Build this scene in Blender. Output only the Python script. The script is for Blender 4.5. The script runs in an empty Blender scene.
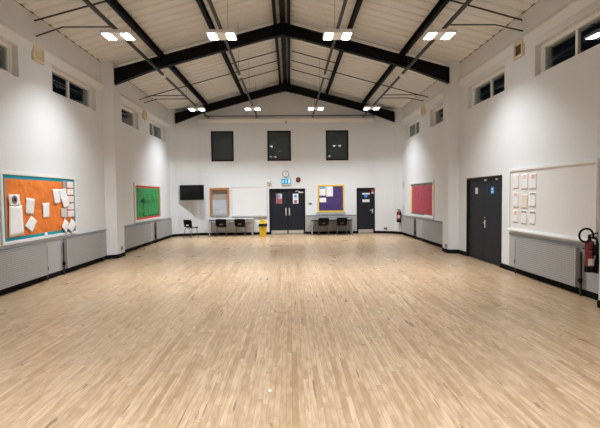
import bpy, bmesh, math, random
from mathutils import Vector, Matrix, noise
random.seed(7)
S = bpy.context.scene
COL = S.collection
PI = math.pi
# ------------------------------------------------------------------ room dimensions (metres)
XL, XR, YB, YR = -4.82, 4.57, 18.13, -1.08
XC = (XL + XR) / 2
PL, PR = -4.586, 4.30                  # inner faces of the wall piers
YN, YF, YQ = 11.59, 17.66, 5.46        # portal frames
EAVE, SLOPE = 5.11, 0.27
RIDGE = EAVE + SLOPE * (XR - XL) / 2
def deck_z(x): return RIDGE - SLOPE * abs(x - XC)

# ------------------------------------------------------------------ materials
class N:
    """tiny node-tree helper"""
    def __init__(s, name):
        s.m = bpy.data.materials.new(name); s.m.use_nodes = True
        s.t = s.m.node_tree; s.b = s.t.nodes['Principled BSDF']; s.out = s.t.nodes['Material Output']
    def n(s, typ, **kw):
        x = s.t.nodes.new(typ)
        for k, v in kw.items():
            if k.startswith('i_'): x.inputs[k[2:]].default_value = v
            else: setattr(x, k, v)
        return x
    def l(s, a, b): s.t.links.new(a, b)
    def coord(s):
        return s.n('ShaderNodeTexCoord').outputs['Object']
    def math(s, op, a, b=None, c=None):
        x = s.n('ShaderNodeMath', operation=op)
        for i, v in enumerate((a, b, c)):
            if v is None: continue
            if isinstance(v, (int, float)): x.inputs[i].default_value = v
            else: s.l(v, x.inputs[i])
        return x.outputs[0]
    def mix(s, f, a, b):
        x = s.n('ShaderNodeMix', data_type='RGBA')
        if isinstance(f, (int, float)): x.inputs[0].default_value = f
        else: s.l(f, x.inputs[0])
        for i, v in ((6, a), (7, b)):
            if isinstance(v, tuple): x.inputs[i].default_value = (*v, 1)
            else: s.l(v, x.inputs[i])
        return x.outputs[2]
    def noise(s, scale, vec, detail=3):
        x = s.n('ShaderNodeTexNoise'); x.inputs['Scale'].default_value = scale; x.inputs['Detail'].default_value = detail
        s.l(vec, x.inputs['Vector']); return x.outputs['Fac']
    def bump(s, h, strength, dist=0.01):
        x = s.n('ShaderNodeBump'); x.inputs['Strength'].default_value = strength; x.inputs['Distance'].default_value = dist
        s.l(h, x.inputs['Height']); s.l(x.outputs[0], s.b.inputs['Normal'])

def lin(r, g, b):
    f = lambda c: (c / 255 / 12.92) if c / 255 <= .04045 else ((c / 255 + .055) / 1.055) ** 2.4
    return (f(r), f(g), f(b))
def sc(c, k): return tuple(min(1, x * k) for x in c)
MATS = {}
def mat(name, col, rough=.5, metal=0., var=.05, scale=6., bump=0., spec=None):
    if name in MATS: return MATS[name]
    g = N(name); v = g.coord(); f = g.noise(scale, v)
    g.l(g.mix(f, sc(col, 1 - var), sc(col, 1 + var)), g.b.inputs['Base Color'])
    g.b.inputs['Roughness'].default_value = rough; g.b.inputs['Metallic'].default_value = metal
    if spec is not None: g.b.inputs['Specular IOR Level'].default_value = spec
    if bump: g.bump(g.noise(scale * 12, v), bump)
    MATS[name] = g.m; return g.m

white_wall = mat('painted_wall', (.69, .69, .69), .65, var=.012, scale=1.2, bump=.06)
deck_m = mat('cream_roof_sheet', (.73, .715, .67), .55, var=.03, scale=.7)
black_steel = mat('black_painted_steel', (.004, .0048, .0072), .55, var=.15, spec=.15)
trunk_m = mat('grey_trunking', (.038, .041, .045), .5, var=.08, spec=.3)
skirt_m = mat('black_skirting', (.005, .005, .006), .7, var=.1, spec=.1)
door_m = mat('charcoal_door_paint', (.0125, .015, .021), .5, var=.08, spec=.25)
dframe_m = mat('black_door_frame', (.005, .005, .006), .5, var=.08, spec=.25)
steel_m = mat('brushed_steel', (.74, .73, .72), .35, .35, var=.05, scale=20)
kick_m = mat('satin_kick_plate', (.66, .64, .61), .38, .8, var=.04, scale=14)
upvc = mat('white_window_frame', (.80, .77, .72), .35, var=.02)
brown_frame = mat('dark_brown_frame', (.009, .005, .0045), .5, var=.12, spec=.2)
trim_white = mat('white_trim', (.74, .725, .70), .45, var=.02)
casing_m = mat('grey_wall_casing', (.38, .375, .37), .5, var=.03)
rail_m = mat('grey_casing_rail', (.25, .248, .245), .4, var=.05)
blackplastic = mat('black_plastic', (.0035, .0035, .0042), .6, var=.12, spec=.15)
tvscreen = mat('tv_screen', (.003, .003, .0035), .3, var=.05, spec=.3)
table_m = mat('grey_laminate', (.55, .54, .53), .35, var=.03)
table_edge = mat('dark_table_edge', (.05, .045, .045), .45, var=.08)
legsteel = mat('grey_tube_steel', (.34, .335, .33), .4, var=.05)
yellow = mat('yellow_bin_plastic', (.72, .46, .008), .38, var=.05)
oak = mat('orange_oak', (.42, .17, .045), .45, var=.22, scale=9)
paperw = mat('white_paper', (.78, .78, .78), .7, var=.02)
board_white = mat('whiteboard_surface', (.70, .685, .672), .28, var=.01)
cork_cream = mat('cream_board', (.70, .675, .65), .6, var=.02, scale=3)
teal = mat('teal_border_paper', (.0, .27, .34), .6, var=.12, scale=12)
redborder = mat('red_border_paper', (.62, .045, .03), .6, var=.1, scale=10)
greenborder = mat('dark_green_border_paper', (.01, .15, .085), .6, var=.15, scale=10)
yellowborder = mat('yellow_border_paper', (.82, .53, .03), .6, var=.08, scale=10)
vent_m = mat('cream_vent', (.66, .55, .38), .5, var=.08)
grill_m = mat('brown_grille', (.16, .09, .06), .6, var=.15)
red_ext = mat('extinguisher_red', (.15, .009, .009), .4, var=.06)
conduit_m = mat('black_conduit', (.018, .018, .02), .4, var=.1)
socket_m = mat('steel_socket', (.30, .29, .28), .4, .5, var=.06)
beige_pl = mat('beige_plastic', (.60, .52, .42), .5, var=.04)
cream_pl = mat('white_plastic', (.78, .76, .73), .4, var=.02)

def crumpled(name, col, var=.10, scale=2.2, bump=.6):
    g = N(name); v = g.coord()
    f = g.noise(scale, v, 5)
    vor = g.n('ShaderNodeTexVoronoi', feature='DISTANCE_TO_EDGE'); vor.inputs['Scale'].default_value = 3.2; g.l(v, vor.inputs['Vector'])
    g.l(g.mix(f, sc(col, 1 - var), sc(col, 1 + var)), g.b.inputs['Base Color'])
    g.b.inputs['Roughness'].default_value = .6
    h = g.math('ADD', f, g.math('MULTIPLY', vor.outputs['Distance'], .7))
    g.bump(h, bump, .05); MATS[name] = g.m; return g.m
orange_p = crumpled('orange_backing_paper', (.74, .19, .024), .12, 2.2, .9)
green_p = crumpled('green_backing_cloth', (.020, .265, .065), .16, 2.6, .8)
crimson_p = crumpled('crimson_backing_paper', (.40, .045, .075), .10, 2.4, .5)
purple_p = crumpled('purple_backing_paper', (.055, .028, .135), .14, 2.6, .6)

def printed(name, base, ink, period=.035, fill=.45, margin=.25, spots=0):
    """paper with rows of printed text"""
    g = N(name); v = g.coord(); s = g.n('ShaderNodeSeparateXYZ'); g.l(v, s.inputs[0])
    row = g.math('FRACT', g.math('DIVIDE', s.outputs[2], period))
    on = g.math('LESS_THAN', row, fill)
    mp = g.n('ShaderNodeMapping'); mp.inputs['Scale'].default_value = (40, 40, 6); g.l(v, mp.inputs[0])
    words = g.math('GREATER_THAN', g.noise(1.0, mp.outputs[0], 1), .44)
    f = g.math('MULTIPLY', g.math('MULTIPLY', on, words), .24)
    g.l(g.mix(f, base, ink), g.b.inputs['Base Color']); g.b.inputs['Roughness'].default_value = .7
    MATS[name] = g.m; return g.m
print_grey = printed('printed_sheet', (.80, .79, .78), (.22, .22, .24))
print_faint = printed('faint_printed_sheet', (.84, .83, .82), (.5, .5, .52), .03)
print_dense = printed('dense_printed_sheet', (.60, .57, .54), (.30, .28, .27), .025, .6)
print_orange = printed('orange_printed_card', (.82, .76, .70), (.72, .20, .06), .045, .5)
print_white = printed('pale_handwritten_sheet', (.76, .735, .71), (.55, .50, .47), .05, .35)

def grid_mat():
    g = N('radiator_mesh_front'); v = g.coord(); s = g.n('ShaderNodeSeparateXYZ'); g.l(v, s.inputs[0])
    a = g.math('FRACT', g.math('DIVIDE', g.math('ADD', s.outputs[0], s.outputs[1]), .036))
    b = g.math('FRACT', g.math('DIVIDE', s.outputs[2], .036))
    tri = lambda f: g.math('ABSOLUTE', g.math('SUBTRACT', g.math('MULTIPLY', f, 2.), 1.))
    wire = g.math('POWER', g.math('MAXIMUM', tri(a), tri(b)), 1.6)
    g.l(g.mix(wire, (.20, .198, .195), (.40, .395, .39)), g.b.inputs['Base Color'])
    g.b.inputs['Roughness'].default_value = .45; g.bump(wire, .25, .003); return g.m
grid_m = grid_mat()

def floor_mat():
    g = N('maple_strip_floor'); v = g.coord(); s = g.n('ShaderNodeSeparateXYZ'); g.l(v, s.inputs[0])
    W, Lb = .047, 1.15
    xs = g.math('DIVIDE', s.outputs[0], W); row = g.math('FLOOR', xs)
    w1 = g.n('ShaderNodeTexWhiteNoise', noise_dimensions='1D'); g.l(row, w1.inputs['W'])
    yo = g.math('DIVIDE', g.math('ADD', s.outputs[1], g.math('MULTIPLY', w1.outputs['Value'], 7.)),
                g.math('ADD', Lb * .7, g.math('MULTIPLY', w1.outputs['Value'], Lb * .6)))
    colm = g.math('FLOOR', yo)
    cb = g.n('ShaderNodeCombineXYZ'); g.l(row, cb.inputs[0]); g.l(colm, cb.inputs[1])
    w2 = g.n('ShaderNodeTexWhiteNoise', noise_dimensions='2D'); g.l(cb.outputs[0], w2.inputs['Vector'])
    rnd = w2.outputs['Value']
    ramp = g.n('ShaderNodeValToRGB'); g.l(rnd, ramp.inputs[0]); e = ramp.color_ramp.elements
    e[0].position = 0; e[0].color = (.40, .255, .15, 1); e[1].position = 1; e[1].color = (.62, .445, .305, 1)
    for p, c in ((.10, (.465, .318, .203, 1)), (.35, (.535, .370, .246, 1)), (.75, (.575, .405, .272, 1))):
        k = e.new(p); k.color = c
    # grain along the board, shifted per board
    mp = g.n('ShaderNodeMapping'); mp.inputs['Scale'].default_value = (55, 3.2, 1)
    off = g.n('ShaderNodeVectorMath', operation='ADD'); g.l(v, off.inputs[0]); g.l(w2.outputs['Color'], off.inputs[1]); g.l(off.outputs[0], mp.inputs[0])
    grain = g.noise(1.0, mp.outputs[0], 4)
    c = g.mix(g.math('MULTIPLY', g.math('SUBTRACT', grain, .40), 2.1), ramp.outputs[0], (.36, .232, .135))
    # dark mineral streaks
    mp2 = g.n('ShaderNodeMapping'); mp2.inputs['Scale'].default_value = (26, 1.7, 1); g.l(off.outputs[0], mp2.inputs[0])
    st = g.noise(1.0, mp2.outputs[0], 2)
    # short blotchy figure inside boards
    mp3 = g.n('ShaderNodeMapping'); mp3.inputs['Scale'].default_value = (22, 5.5, 1); g.l(off.outputs[0], mp3.inputs[0])
    bl = g.noise(1.0, mp3.outputs[0], 3)
    c = g.mix(g.math('MULTIPLY', g.math('MAXIMUM', g.math('SUBTRACT', bl, .48), 0.), 2.7), c, (.33, .21, .12))
    c = g.mix(g.math('MULTIPLY', g.math('MAXIMUM', g.math('SUBTRACT', .47, bl), 0.), 1.7), c, (.68, .52, .36))
    stm = g.math('MULTIPLY', g.math('MULTIPLY', g.math('GREATER_THAN', st, .665), g.math('GREATER_THAN', rnd, .45)), .7)
    c = g.mix(stm, c, (.13, .075, .05))
    # worn greyer patches
    wn = g.noise(.55, v, 4)
    wf = g.n('ShaderNodeMapRange'); wf.inputs[1].default_value = .52; wf.inputs[2].default_value = .75; wf.inputs[4].default_value = .40; g.l(wn, wf.inputs[0])
    c = g.mix(wf.outputs[0], c, (.40, .30, .205))
    # seams
    fx = g.math('FRACT', xs); sx = g.math('LESS_THAN', fx, .07)
    fy = g.math('FRACT', yo); sy = g.math('LESS_THAN', fy, .004)
    seam = g.math('MAXIMUM', sx, sy)
    c = g.mix(g.math('MULTIPLY', seam, .55), c, (.17, .10, .06))
    hsv = g.n('ShaderNodeHueSaturation'); hsv.inputs['Hue'].default_value = .503; hsv.inputs['Value'].default_value = .865; hsv.inputs['Saturation'].default_value = 1.09; g.l(c, hsv.inputs['Color']); c = hsv.outputs[0]
    g.l(c, g.b.inputs['Base Color'])
    r = g.math('ADD', .22, g.math('MULTIPLY', g.noise(1.4, v, 3), .16)); g.l(r, g.b.inputs['Roughness'])
    g.b.inputs['Specular IOR Level'].default_value = .42
    return g.m
floor_m = floor_mat()

def glass_mat(name, tint, refl=1.0):
    g = N(name); g.t.nodes.remove(g.b)
    tr = g.n('ShaderNodeBsdfTransparent'); tr.inputs[0].default_value = (*tint, 1)
    gl = g.n('ShaderNodeBsdfGlossy'); gl.inputs['Roughness'].default_value = .02
    fr = g.n('ShaderNodeFresnel'); fr.inputs[0].default_value = 1.5
    dn = g.noise(3, g.coord()); g.l(g.mix(dn, (.93, .95, .95), (.97, .98, .98)), gl.inputs[0])
    mx = g.n('ShaderNodeMixShader'); g.l(g.math('MULTIPLY', fr.outputs[0], refl), mx.inputs[0]); g.l(tr.outputs[0], mx.inputs[1]); g.l(gl.outputs[0], mx.inputs[2])
    g.l(mx.outputs[0], g.out.inputs[0]); return g.m
glass_m = glass_mat('window_glass', (.85, .9, .9), .7)
dark_glass = mat('dark_tinted_glass', (.052, .066, .070), .03, var=.10, scale=1.5, spec=.5)

def emit_mat(name, col, strength):
    g = N(name); g.b.inputs['Base Color'].default_value = (*sc(col, .8), 1)
    f = g.noise(30, g.coord()); g.l(g.mix(f, sc(col, .98), col), g.b.inputs['Emission Color'])
    g.b.inputs['Emission Strength'].default_value = strength; return g.m
led_m = emit_mat('led_panel_glow', (.86, .94, 1.0), 24.)
exit_cyan = emit_mat('exit_sign_cyan_glow', (.003, .30, .50), .38)
exit_white = emit_mat('exit_sign_white_glow', (.80, .95, 1.), .12)

# ------------------------------------------------------------------ mesh builder
ORG = {}
class MB:
    def __init__(s): s.bm = bmesh.new()
    def box(s, x0, x1, y0, y1, z0, z1, bev=0, M=None):
        vs = [s.bm.verts.new((x, y, z)) for x in (x0, x1) for y in (y0, y1) for z in (z0, z1)]
        fs = [s.bm.faces.new([vs[i] for i in q]) for q in ((0, 1, 3, 2), (4, 6, 7, 5), (0, 4, 5, 1), (2, 3, 7, 6), (0, 2, 6, 4), (1, 5, 7, 3))]
        if M is not None:
            for v in vs: v.co = M @ v.co
        if bev:
            es = {e for f in fs for e in f.edges}
            bmesh.ops.bevel(s.bm, geom=list(es), offset=bev, segments=2, affect='EDGES', profile=.6)
        return s
    def prism(s, pts, vec):
        """closed 3D polygon pts extruded by vec"""
        vec = Vector(vec); a = [s.bm.verts.new(p) for p in pts]; b = [s.bm.verts.new(Vector(p) + vec) for p in pts]
        s.bm.faces.new(a); s.bm.faces.new(b[::-1]); n = len(pts)
        for i in range(n): s.bm.faces.new((a[i], b[i], b[(i + 1) % n], a[(i + 1) % n]))
        return s
    def tube(s, pts, r, seg=8, closed=False, cap=True, radii=None):
        pts = [Vector(p) for p in pts]; n = len(pts); rings = []
        prev = None
        for i, p in enumerate(pts):
            a = pts[(i - 1) % n] if (closed or i > 0) else p; b = pts[(i + 1) % n] if (closed or i < n - 1) else p
            d = (b - a).normalized()
            if prev is None:
                up = Vector((0, 0, 1)) if abs(d.z) < .9 else Vector((1, 0, 0)); u = d.cross(up).normalized()
            else:
                u = (prev - d * prev.dot(d)).normalized()
            prev = u; w = d.cross(u); rr = radii[i] if radii else r
            rings.append([s.bm.verts.new(p + (u * math.cos(2 * PI * k / seg) + w * math.sin(2 * PI * k / seg)) * rr) for k in range(seg)])
        m = n if closed else n - 1
        for i in range(m):
            A, B = rings[i], rings[(i + 1) % n]
            for k in range(seg): s.bm.faces.new((A[k], A[(k + 1) % seg], B[(k + 1) % seg], B[k]))
        if cap and not closed:
            s.bm.faces.new(rings[0][::-1]); s.bm.faces.new(rings[-1])
        return s
    def lathe(s, prof, c, axis=(0, 0, 1), seg=24):
        """prof: (radius, height) along axis from point c"""
        ax = Vector(axis).normalized(); q = Vector((0, 0, 1)).rotation_difference(ax); c = Vector(c); rings = []
        for r, h in prof:
            if r < 1e-6: rings.append([s.bm.verts.new(c + q @ Vector((0, 0, h)))])
            else: rings.append([s.bm.verts.new(c + q @ Vector((r * math.cos(2 * PI * k / seg), r * math.sin(2 * PI * k / seg), h))) for k in range(seg)])
        for A, B in zip(rings, rings[1:]):
            for k in range(seg):
                a, b = A[k % len(A)], A[(k + 1) % len(A)]; c2, d = B[(k + 1) % len(B)], B[k % len(B)]
                f = []
                for x in (a, b, c2, d):
                    if x not in f: f.append(x)
                if len(f) > 2: s.bm.faces.new(f)
        for R in (rings[0], rings[-1]):
            if len(R) > 2: s.bm.faces.new(R)
        return s
    def grid(s, fn, nu, nv, skip=None):
        vs = [[s.bm.verts.new(fn(i / nu, j / nv)) for j in range(nv + 1)] for i in range(nu + 1)]
        for i in range(nu):
            for j in range(nv):
                if skip and skip(i, j): continue
                s.bm.faces.new((vs[i][j], vs[i + 1][j], vs[i + 1][j + 1], vs[i][j + 1]))
        return s
    def build(s, name, m, parent=None, smooth=False, origin=None, solid=0, offset=0):
        bm = s.bm
        bmesh.ops.recalc_face_normals(bm, faces=bm.faces)
        if parent is not None: org = ORG[parent]
        elif origin is not None: org = Vector(origin)
        else:
            cs = [v.co for v in bm.verts]
            org = Vector(((min(c.x for c in cs) + max(c.x for c in cs)) / 2, (min(c.y for c in cs) + max(c.y for c in cs)) / 2, min(c.z for c in cs)))
        for v in bm.verts: v.co -= org
        me = bpy.data.meshes.new(name); bm.to_mesh(me); bm.free()
        if smooth:
            for p in me.polygons: p.use_smooth = True
            try: me.set_sharp_from_angle(angle=math.radians(40))
            except Exception: pass
        me.materials.append(m)
        o = bpy.data.objects.new(name, me); COL.objects.link(o); ORG[o] = org
        if parent is not None: o.parent = parent
        else: o.location = org
        if solid:
            md = o.modifiers.new('thickness', 'SOLIDIFY'); md.thickness = solid; md.offset = offset
        return o

def tag(o, label, cat, group=None, kind=None):
    o['label'] = label; o['category'] = cat
    if group: o['group'] = group
    if kind: o['kind'] = kind
    return o
def thing(name, loc, label, cat, group=None, kind=None):
    o = bpy.data.objects.new(name, None); COL.objects.link(o); o.location = loc; ORG[o] = Vector(loc)
    o.empty_display_size = .1
    return tag(o, label, cat, group, kind)
def copy_tree(o):
    r = o.copy(); COL.objects.link(r); ORG[r] = ORG[o]
    for ch in list(o.children):
        c = ch.copy(); COL.objects.link(c); c.parent = r
        for g in list(ch.children):
            d = g.copy(); COL.objects.link(d); d.parent = c
    return r
# wall frames: (u, v, n) -> world; u runs along the wall, v up, n out of the wall into the room
def mL(u, v, n): return Vector((XL + n, u, v))
def mR(u, v, n): return Vector((XR - n, u, v))
def mBk(u, v, n): return Vector((u, YB - n, v))
def wbox(mb, mp, u0, u1, v0, v1, n0, n1, bev=0):
    a, b = mp(u0, v0, n0), mp(u1, v1, n1)
    return mb.box(min(a.x, b.x), max(a.x, b.x), min(a.y, b.y), max(a.y, b.y), min(a.z, b.z), max(a.z, b.z), bev)
def wframe(mb, mp, u0, u1, v0, v1, w, n0, n1, bev=0):
    wbox(mb, mp, u0, u1, v1 - w, v1, n0, n1, bev); wbox(mb, mp, u0, u1, v0, v0 + w, n0, n1, bev)
    wbox(mb, mp, u0, u0 + w, v0 + w, v1 - w, n0, n1, bev); wbox(mb, mp, u1 - w, u1, v0 + w, v1 - w, n0, n1, bev)
    return mb

# ------------------------------------------------------------------ room shell
WT = .35
def wall_cells(mp, u0, u1, v0, v1, openings):
    mb = MB()
    us = sorted({u0, u1, *[o[0] for o in openings], *[o[1] for o in openings]})
    vs = sorted({v0, v1, *[o[2] for o in openings], *[o[3] for o in openings]})
    for a, b in zip(us, us[1:]):
        run = None
        for c, d in zip(vs, vs[1:]):
            mu, mv = (a + b) / 2, (c + d) / 2
            hole = any(o[0] < mu < o[1] and o[2] < mv < o[3] for o in openings)
            if hole:
                if run: wbox(mb, mp, a, b, run[0], run[1], -WT, 0)
                run = None
            else: run = (run[0] if run else c, d)
        if run: wbox(mb, mp, a, b, run[0], run[1], -WT, 0)
    return mb
WZ0, WZ1 = 3.77, 4.33
LWIN = [(5.98, 7.92), (9.02, 11.0), (12.12, 14.04), (15.12, 17.04)]
RWIN = [(6.02, 8.0), (9.14, 11.02), (12.12, 13.99), (15.16, 16.98)]
BWIN = [(-3.26, -2.32), (-.92, .07), (1.53, 2.48)]
BZ0, BZ1 = 3.08, 4.34
DR = (9.2, 11.04, 0, 2.01)
D1 = (-.87, .64, 0, 1.92); D2 = (2.81, 3.58, 0, 1.92)
HATCH = (-3.27, -2.615, .86, 1.90)

def pier(mb, side, pts, z1):
    mb.prism([(x, y, 0) for x, y in pts], (0, 0, z1))
w = wall_cells(mL, YR - WT, YB + WT, 0, EAVE, [(a, b, WZ0, WZ1) for a, b in LWIN])
LP = [[(XL, 5.25), (PL, 5.41), (PL, 5.89), (XL, 5.89)], [(XL, 11.36), (PL, 11.52), (PL, 12.0), (XL, 12.0)]]
RP = [[(XR, 5.30), (PR, 5.37), (PR, 5.88), (XR, 6.2)], [(XR, 11.56), (PR, 11.62), (PR, 12.05), (XR, 12.05)]]
for p in LP: pier(w, -1, [(XL - .05, p[0][1])] + p + [(XL - .05, p[-1][1])], EAVE + .05)
pier(w, -1, [(XL - .05, 17.5), (XL, 17.5), (-4.59, 17.80), (-3.79, YB), (-3.79, YB + .1), (XL - .05, YB + .1)], EAVE + .05)
tag(w.build('wall_left', white_wall), 'white painted left side wall with two piers and high windows', 'wall', kind='structure')
w = wall_cells(mR, YR - WT, YB + WT, 0, EAVE, [(a, b, WZ0, WZ1) for a, b in RWIN] + [DR])
for p in RP: pier(w, 1, [(XR + .05, p[0][1])] + p + [(XR + .05, p[-1][1])], EAVE + .05)
pier(w, 1, [(XR + .05, 17.42), (XR, 17.42), (PR, 17.78), (3.56, YB), (3.56, YB + .1), (XR + .05, YB + .1)], EAVE + .05)
tag(w.build('wall_right', white_wall), 'white painted right side wall with charcoal double doors and high windows', 'wall', kind='structure')
w = wall_cells(mBk, XL, XR, 0, EAVE, [(a, b, BZ0, BZ1) for a, b in BWIN] + [D1, D2, HATCH])
w.prism([(XL, YB, EAVE), (XC, YB, RIDGE), (XR, YB, EAVE)], (0, WT, 0))
tag(w.build('wall_back', white_wall), 'white painted gable end wall with three dark windows', 'wall', kind='structure')
w = MB().box(XL, XR, YR - WT, YR, 0, EAVE); w.prism([(XL, YR, EAVE), (XC, YR, RIDGE), (XR, YR, EAVE)], (0, -WT, 0))
tag(w.build('wall_front', white_wall), 'white painted gable wall behind the camera', 'wall', kind='structure')
tag(MB().box(XL - WT, XR + WT, YR - WT, YB + WT, -.15, 0).build('floor', floor_m, origin=(0, 0, 0)), 'pale maple strip floor with narrow boards running to the back wall', 'floor', kind='structure')
# profiled roof sheet, ribs running up the slope
mb = MB(); prof = []; P = .31; y = YR - WT
y = 8.12 - P * 31
while y < YB + WT:
    prof += [(y, 0), (y + P - .085, 0), (y + P - .065, .035), (y + P - .02, .035)]; y += P
for sgn, xe in ((-1, XL - .25), (1, XR + .25)):
    a = [mb.bm.verts.new((XC, yy, RIDGE + h)) for yy, h in prof]; b = [mb.bm.verts.new((xe, yy, deck_z(xe) + h)) for yy, h in prof]
    for i in range(len(prof) - 1): mb.bm.faces.new((a[i], a[i + 1], b[i + 1], b[i]))
tag(mb.build('ceiling', deck_m, solid=.006, offset=1), 'cream ribbed metal roof lining sloping up to the ridge', 'ceiling', kind='structure')

def eave_line(name, x, d, label):
    mb = MB().box(x - .004, x + .004, YR, YB, EAVE - .006, EAVE + .002); yy = 8.12 - P * 31 + P - .11
    while yy < YB - .1:
        mb.box(x - .010, x + .010, yy, yy + .13, EAVE - .014, EAVE + .012); yy += P  # solid dark strips stand in for the shade in the rib gaps
    tag(mb.build(name, grill_m), label, 'eaves gap', kind='structure')
eave_line('trim_9', XL, 1, 'dark strips painted for the shaded gaps under the roof ribs along the left eaves')
eave_line('trim_10', XR, -1, 'dark strips painted for the shaded gaps under the roof ribs along the right eaves')
# skirting
def skirt(name, runs, label):
    mb = MB()
    for run in runs:
        for (x0, y0), (x1, y1) in zip(run, run[1:]):
            d = Vector((x1 - x0, y1 - y0, 0)); L = d.length; a = math.atan2(d.y, d.x)
            M = Matrix.Translation((x0, y0, 0)) @ Matrix.Rotation(a, 4, 'Z')
            mb.box(-.008, L + .008, -.016, .016, 0, .105, .003, M)
    tag(mb.build(name, skirt_m), label, 'skirting', kind='structure')
skirt('baseboard_left', [[(XL, YR)] + LP[0] + LP[1] + [(XL, 17.5), (-4.59, 17.80), (-3.79, YB)]], 'black skirting board along the left wall and its piers')
skirt('baseboard_right', [[(XR, YR)] + RP[0] + [(XR, DR[0])], [(XR, DR[1])] + RP[1] + [(XR, 17.42), (PR, 17.78), (3.56, YB)]], 'black skirting board along the right wall and its piers')
skirt('baseboard_back', [[(-3.79, YB), (D1[0], YB)], [(D1[1], YB), (D2[0], YB)]], 'black skirting board along the back wall')
# ledges where the wall face steps near the eaves, and on the gable
def ledge(name, mp, spans, z, label):
    mb = MB()
    for a, b in spans:
        q = [mp(a, z - .20, 0), mp(a, z + .045, 0), mp(a, z - .035, .042), mp(a, z - .06, .042)]
        mb.prism(q, mp(b, 0, 0) - mp(a, 0, 0))
    tag(mb.build(name, trim_white), label, 'ledge', kind='structure')
ledge('trim_1', mL, [(YR, 5.25), (5.89, 11.36), (12.0, 17.5)], 4.56, 'white ledge running above the left windows')
ledge('trim_2', mR, [(YR, 5.3), (6.15, 11.56), (12.05, 17.42)], 4.66, 'white ledge running above the right windows')
ledge('trim_3', mBk, [(-3.79, 3.56)], 4.86, 'white ledge across the gable above the three dark windows')

# ------------------------------------------------------------------ steel roof structure
def portal(y, label):
    mb = MB(); E0, E1 = PL, PR; hw = (E1 - E0) / 2; cx = (E0 + E1) / 2; B = .15
    zt = lambda d: 6.195 - .268 * d
    zb = lambda d: (zt(d) - .30 if d < 3.45 else (zt(3.45) - .30) + (4.60 - zt(3.45) + .30) * (d - 3.45) / (hw - 3.45)) - max(0, .03 * (1 - d / .5))
    ds = [0, .25, .5, 1.5, 2.5, 3.45, 3.7, hw]
    for s in (-1, 1):
        for d0, d1 in zip(ds, ds[1:]):
            x0, x1 = cx + s * d0, cx + s * d1
            for lo, hi, ya, yb in ((lambda d: zt(d) - .018, zt, y, y + B), (zb, lambda d: zb(d) + .018, y, y + B), (lambda d: zb(d) + .018, lambda d: zt(d) - .018, y + B / 2 - .012, y + B / 2 + .012)):
                mb.prism([(x0, ya, lo(d0)), (x1, ya, lo(d1)), (x1, ya, hi(d1)), (x0, ya, hi(d0))], (0, yb - ya, 0))
        for d in (1.68, 3.25):                                    # web stiffeners under the purlins
            mb.box(cx + s * d - .006, cx + s * d + .006, y + .004, y + B - .004, zb(d) + .01, zt(d) - .01)
        mb.box(cx + s * hw - .01, cx + s * hw + .01, y, y + B, 4.585, zt(hw) + .005)
    mb.box(cx - .012, cx + .012, y + .002, y + B - .002, zb(0) + .002, zt(0) - .002)
    tag(mb.build('roof_beam', black_steel), label, 'beam', 'black steel portal beams', 'structure')
portal(YN, 'black pitched steel beam crossing mid hall between the piers')
portal(YF, 'black pitched steel beam close to the gable wall')
portal(YQ, 'black pitched steel beam above the foreground')
def purlin(dx, label):
    x = XC + dx; top = deck_z(x) - .012; s = 1 if dx > 0 else -1; mb = MB()
    mb.box(x - .006, x + .006, YR, YB, top - .175, top)
    mb.box(min(x, x - s * .07), max(x, x - s * .07), YR, YB, top - .175, top - .163)
    mb.box(min(x, x - s * .07), max(x, x - s * .07), YR, YB, top - .012, top)
    mb.box(x - s * .07 - .004, x - s * .07 + .004, YR, YB, top - .163, top - .145)
    tag(mb.build('roof_purlin', black_steel), label, 'purlin', 'black roof purlins', 'structure')
purlin(-3.295, 'outer black purlin on the left roof slope')
purlin(-1.79, 'inner black purlin on the left roof slope')
purlin(-.245, 'black purlin just left of the ridge')
purlin(.18, 'black purlin just right of the ridge')
purlin(1.715, 'inner black purlin on the right roof slope')
purlin(3.235, 'outer black purlin on the right roof slope')
tag(MB().box(XC - .085, XC + .055, YR, YB, RIDGE - .16, RIDGE - .03).build('ridge_rail', black_steel), 'black box section running under the ridge between two purlins', 'beam', kind='structure')
def rod(pts, label, r=.017):
    tag(MB().tube(pts, r).build('tie_rod', conduit_m, smooth=True), label, 'tie rod', 'thin steel rods across the roof', 'structure')
off = -.125
for yy, nm in ((8.46, 'near bay'), (14.8, 'far bay')):
    rod([(XL, yy, deck_z(XL) + off), (XC - .24, yy, deck_z(XC - .24) + off)], 'long thin black rod up the left slope of the ' + nm)
    rod([(XR, yy, deck_z(XR) + off), (XC + .24, yy, deck_z(XC + .24) + off)], 'long thin black rod up the right slope of the ' + nm)
for yy, nm in ((13.85, 'before'), (15.8, 'behind')):
    for s, sd in ((-1, 'left'), (1, 'right')):
        rod([(XC + s * 1.68, yy, deck_z(XC + 1.68) + off), (XC + s * .24, yy, deck_z(XC + .24) + off)], f'short thin black rod beside the ridge on the {sd}, {nm} the long rod')

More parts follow.
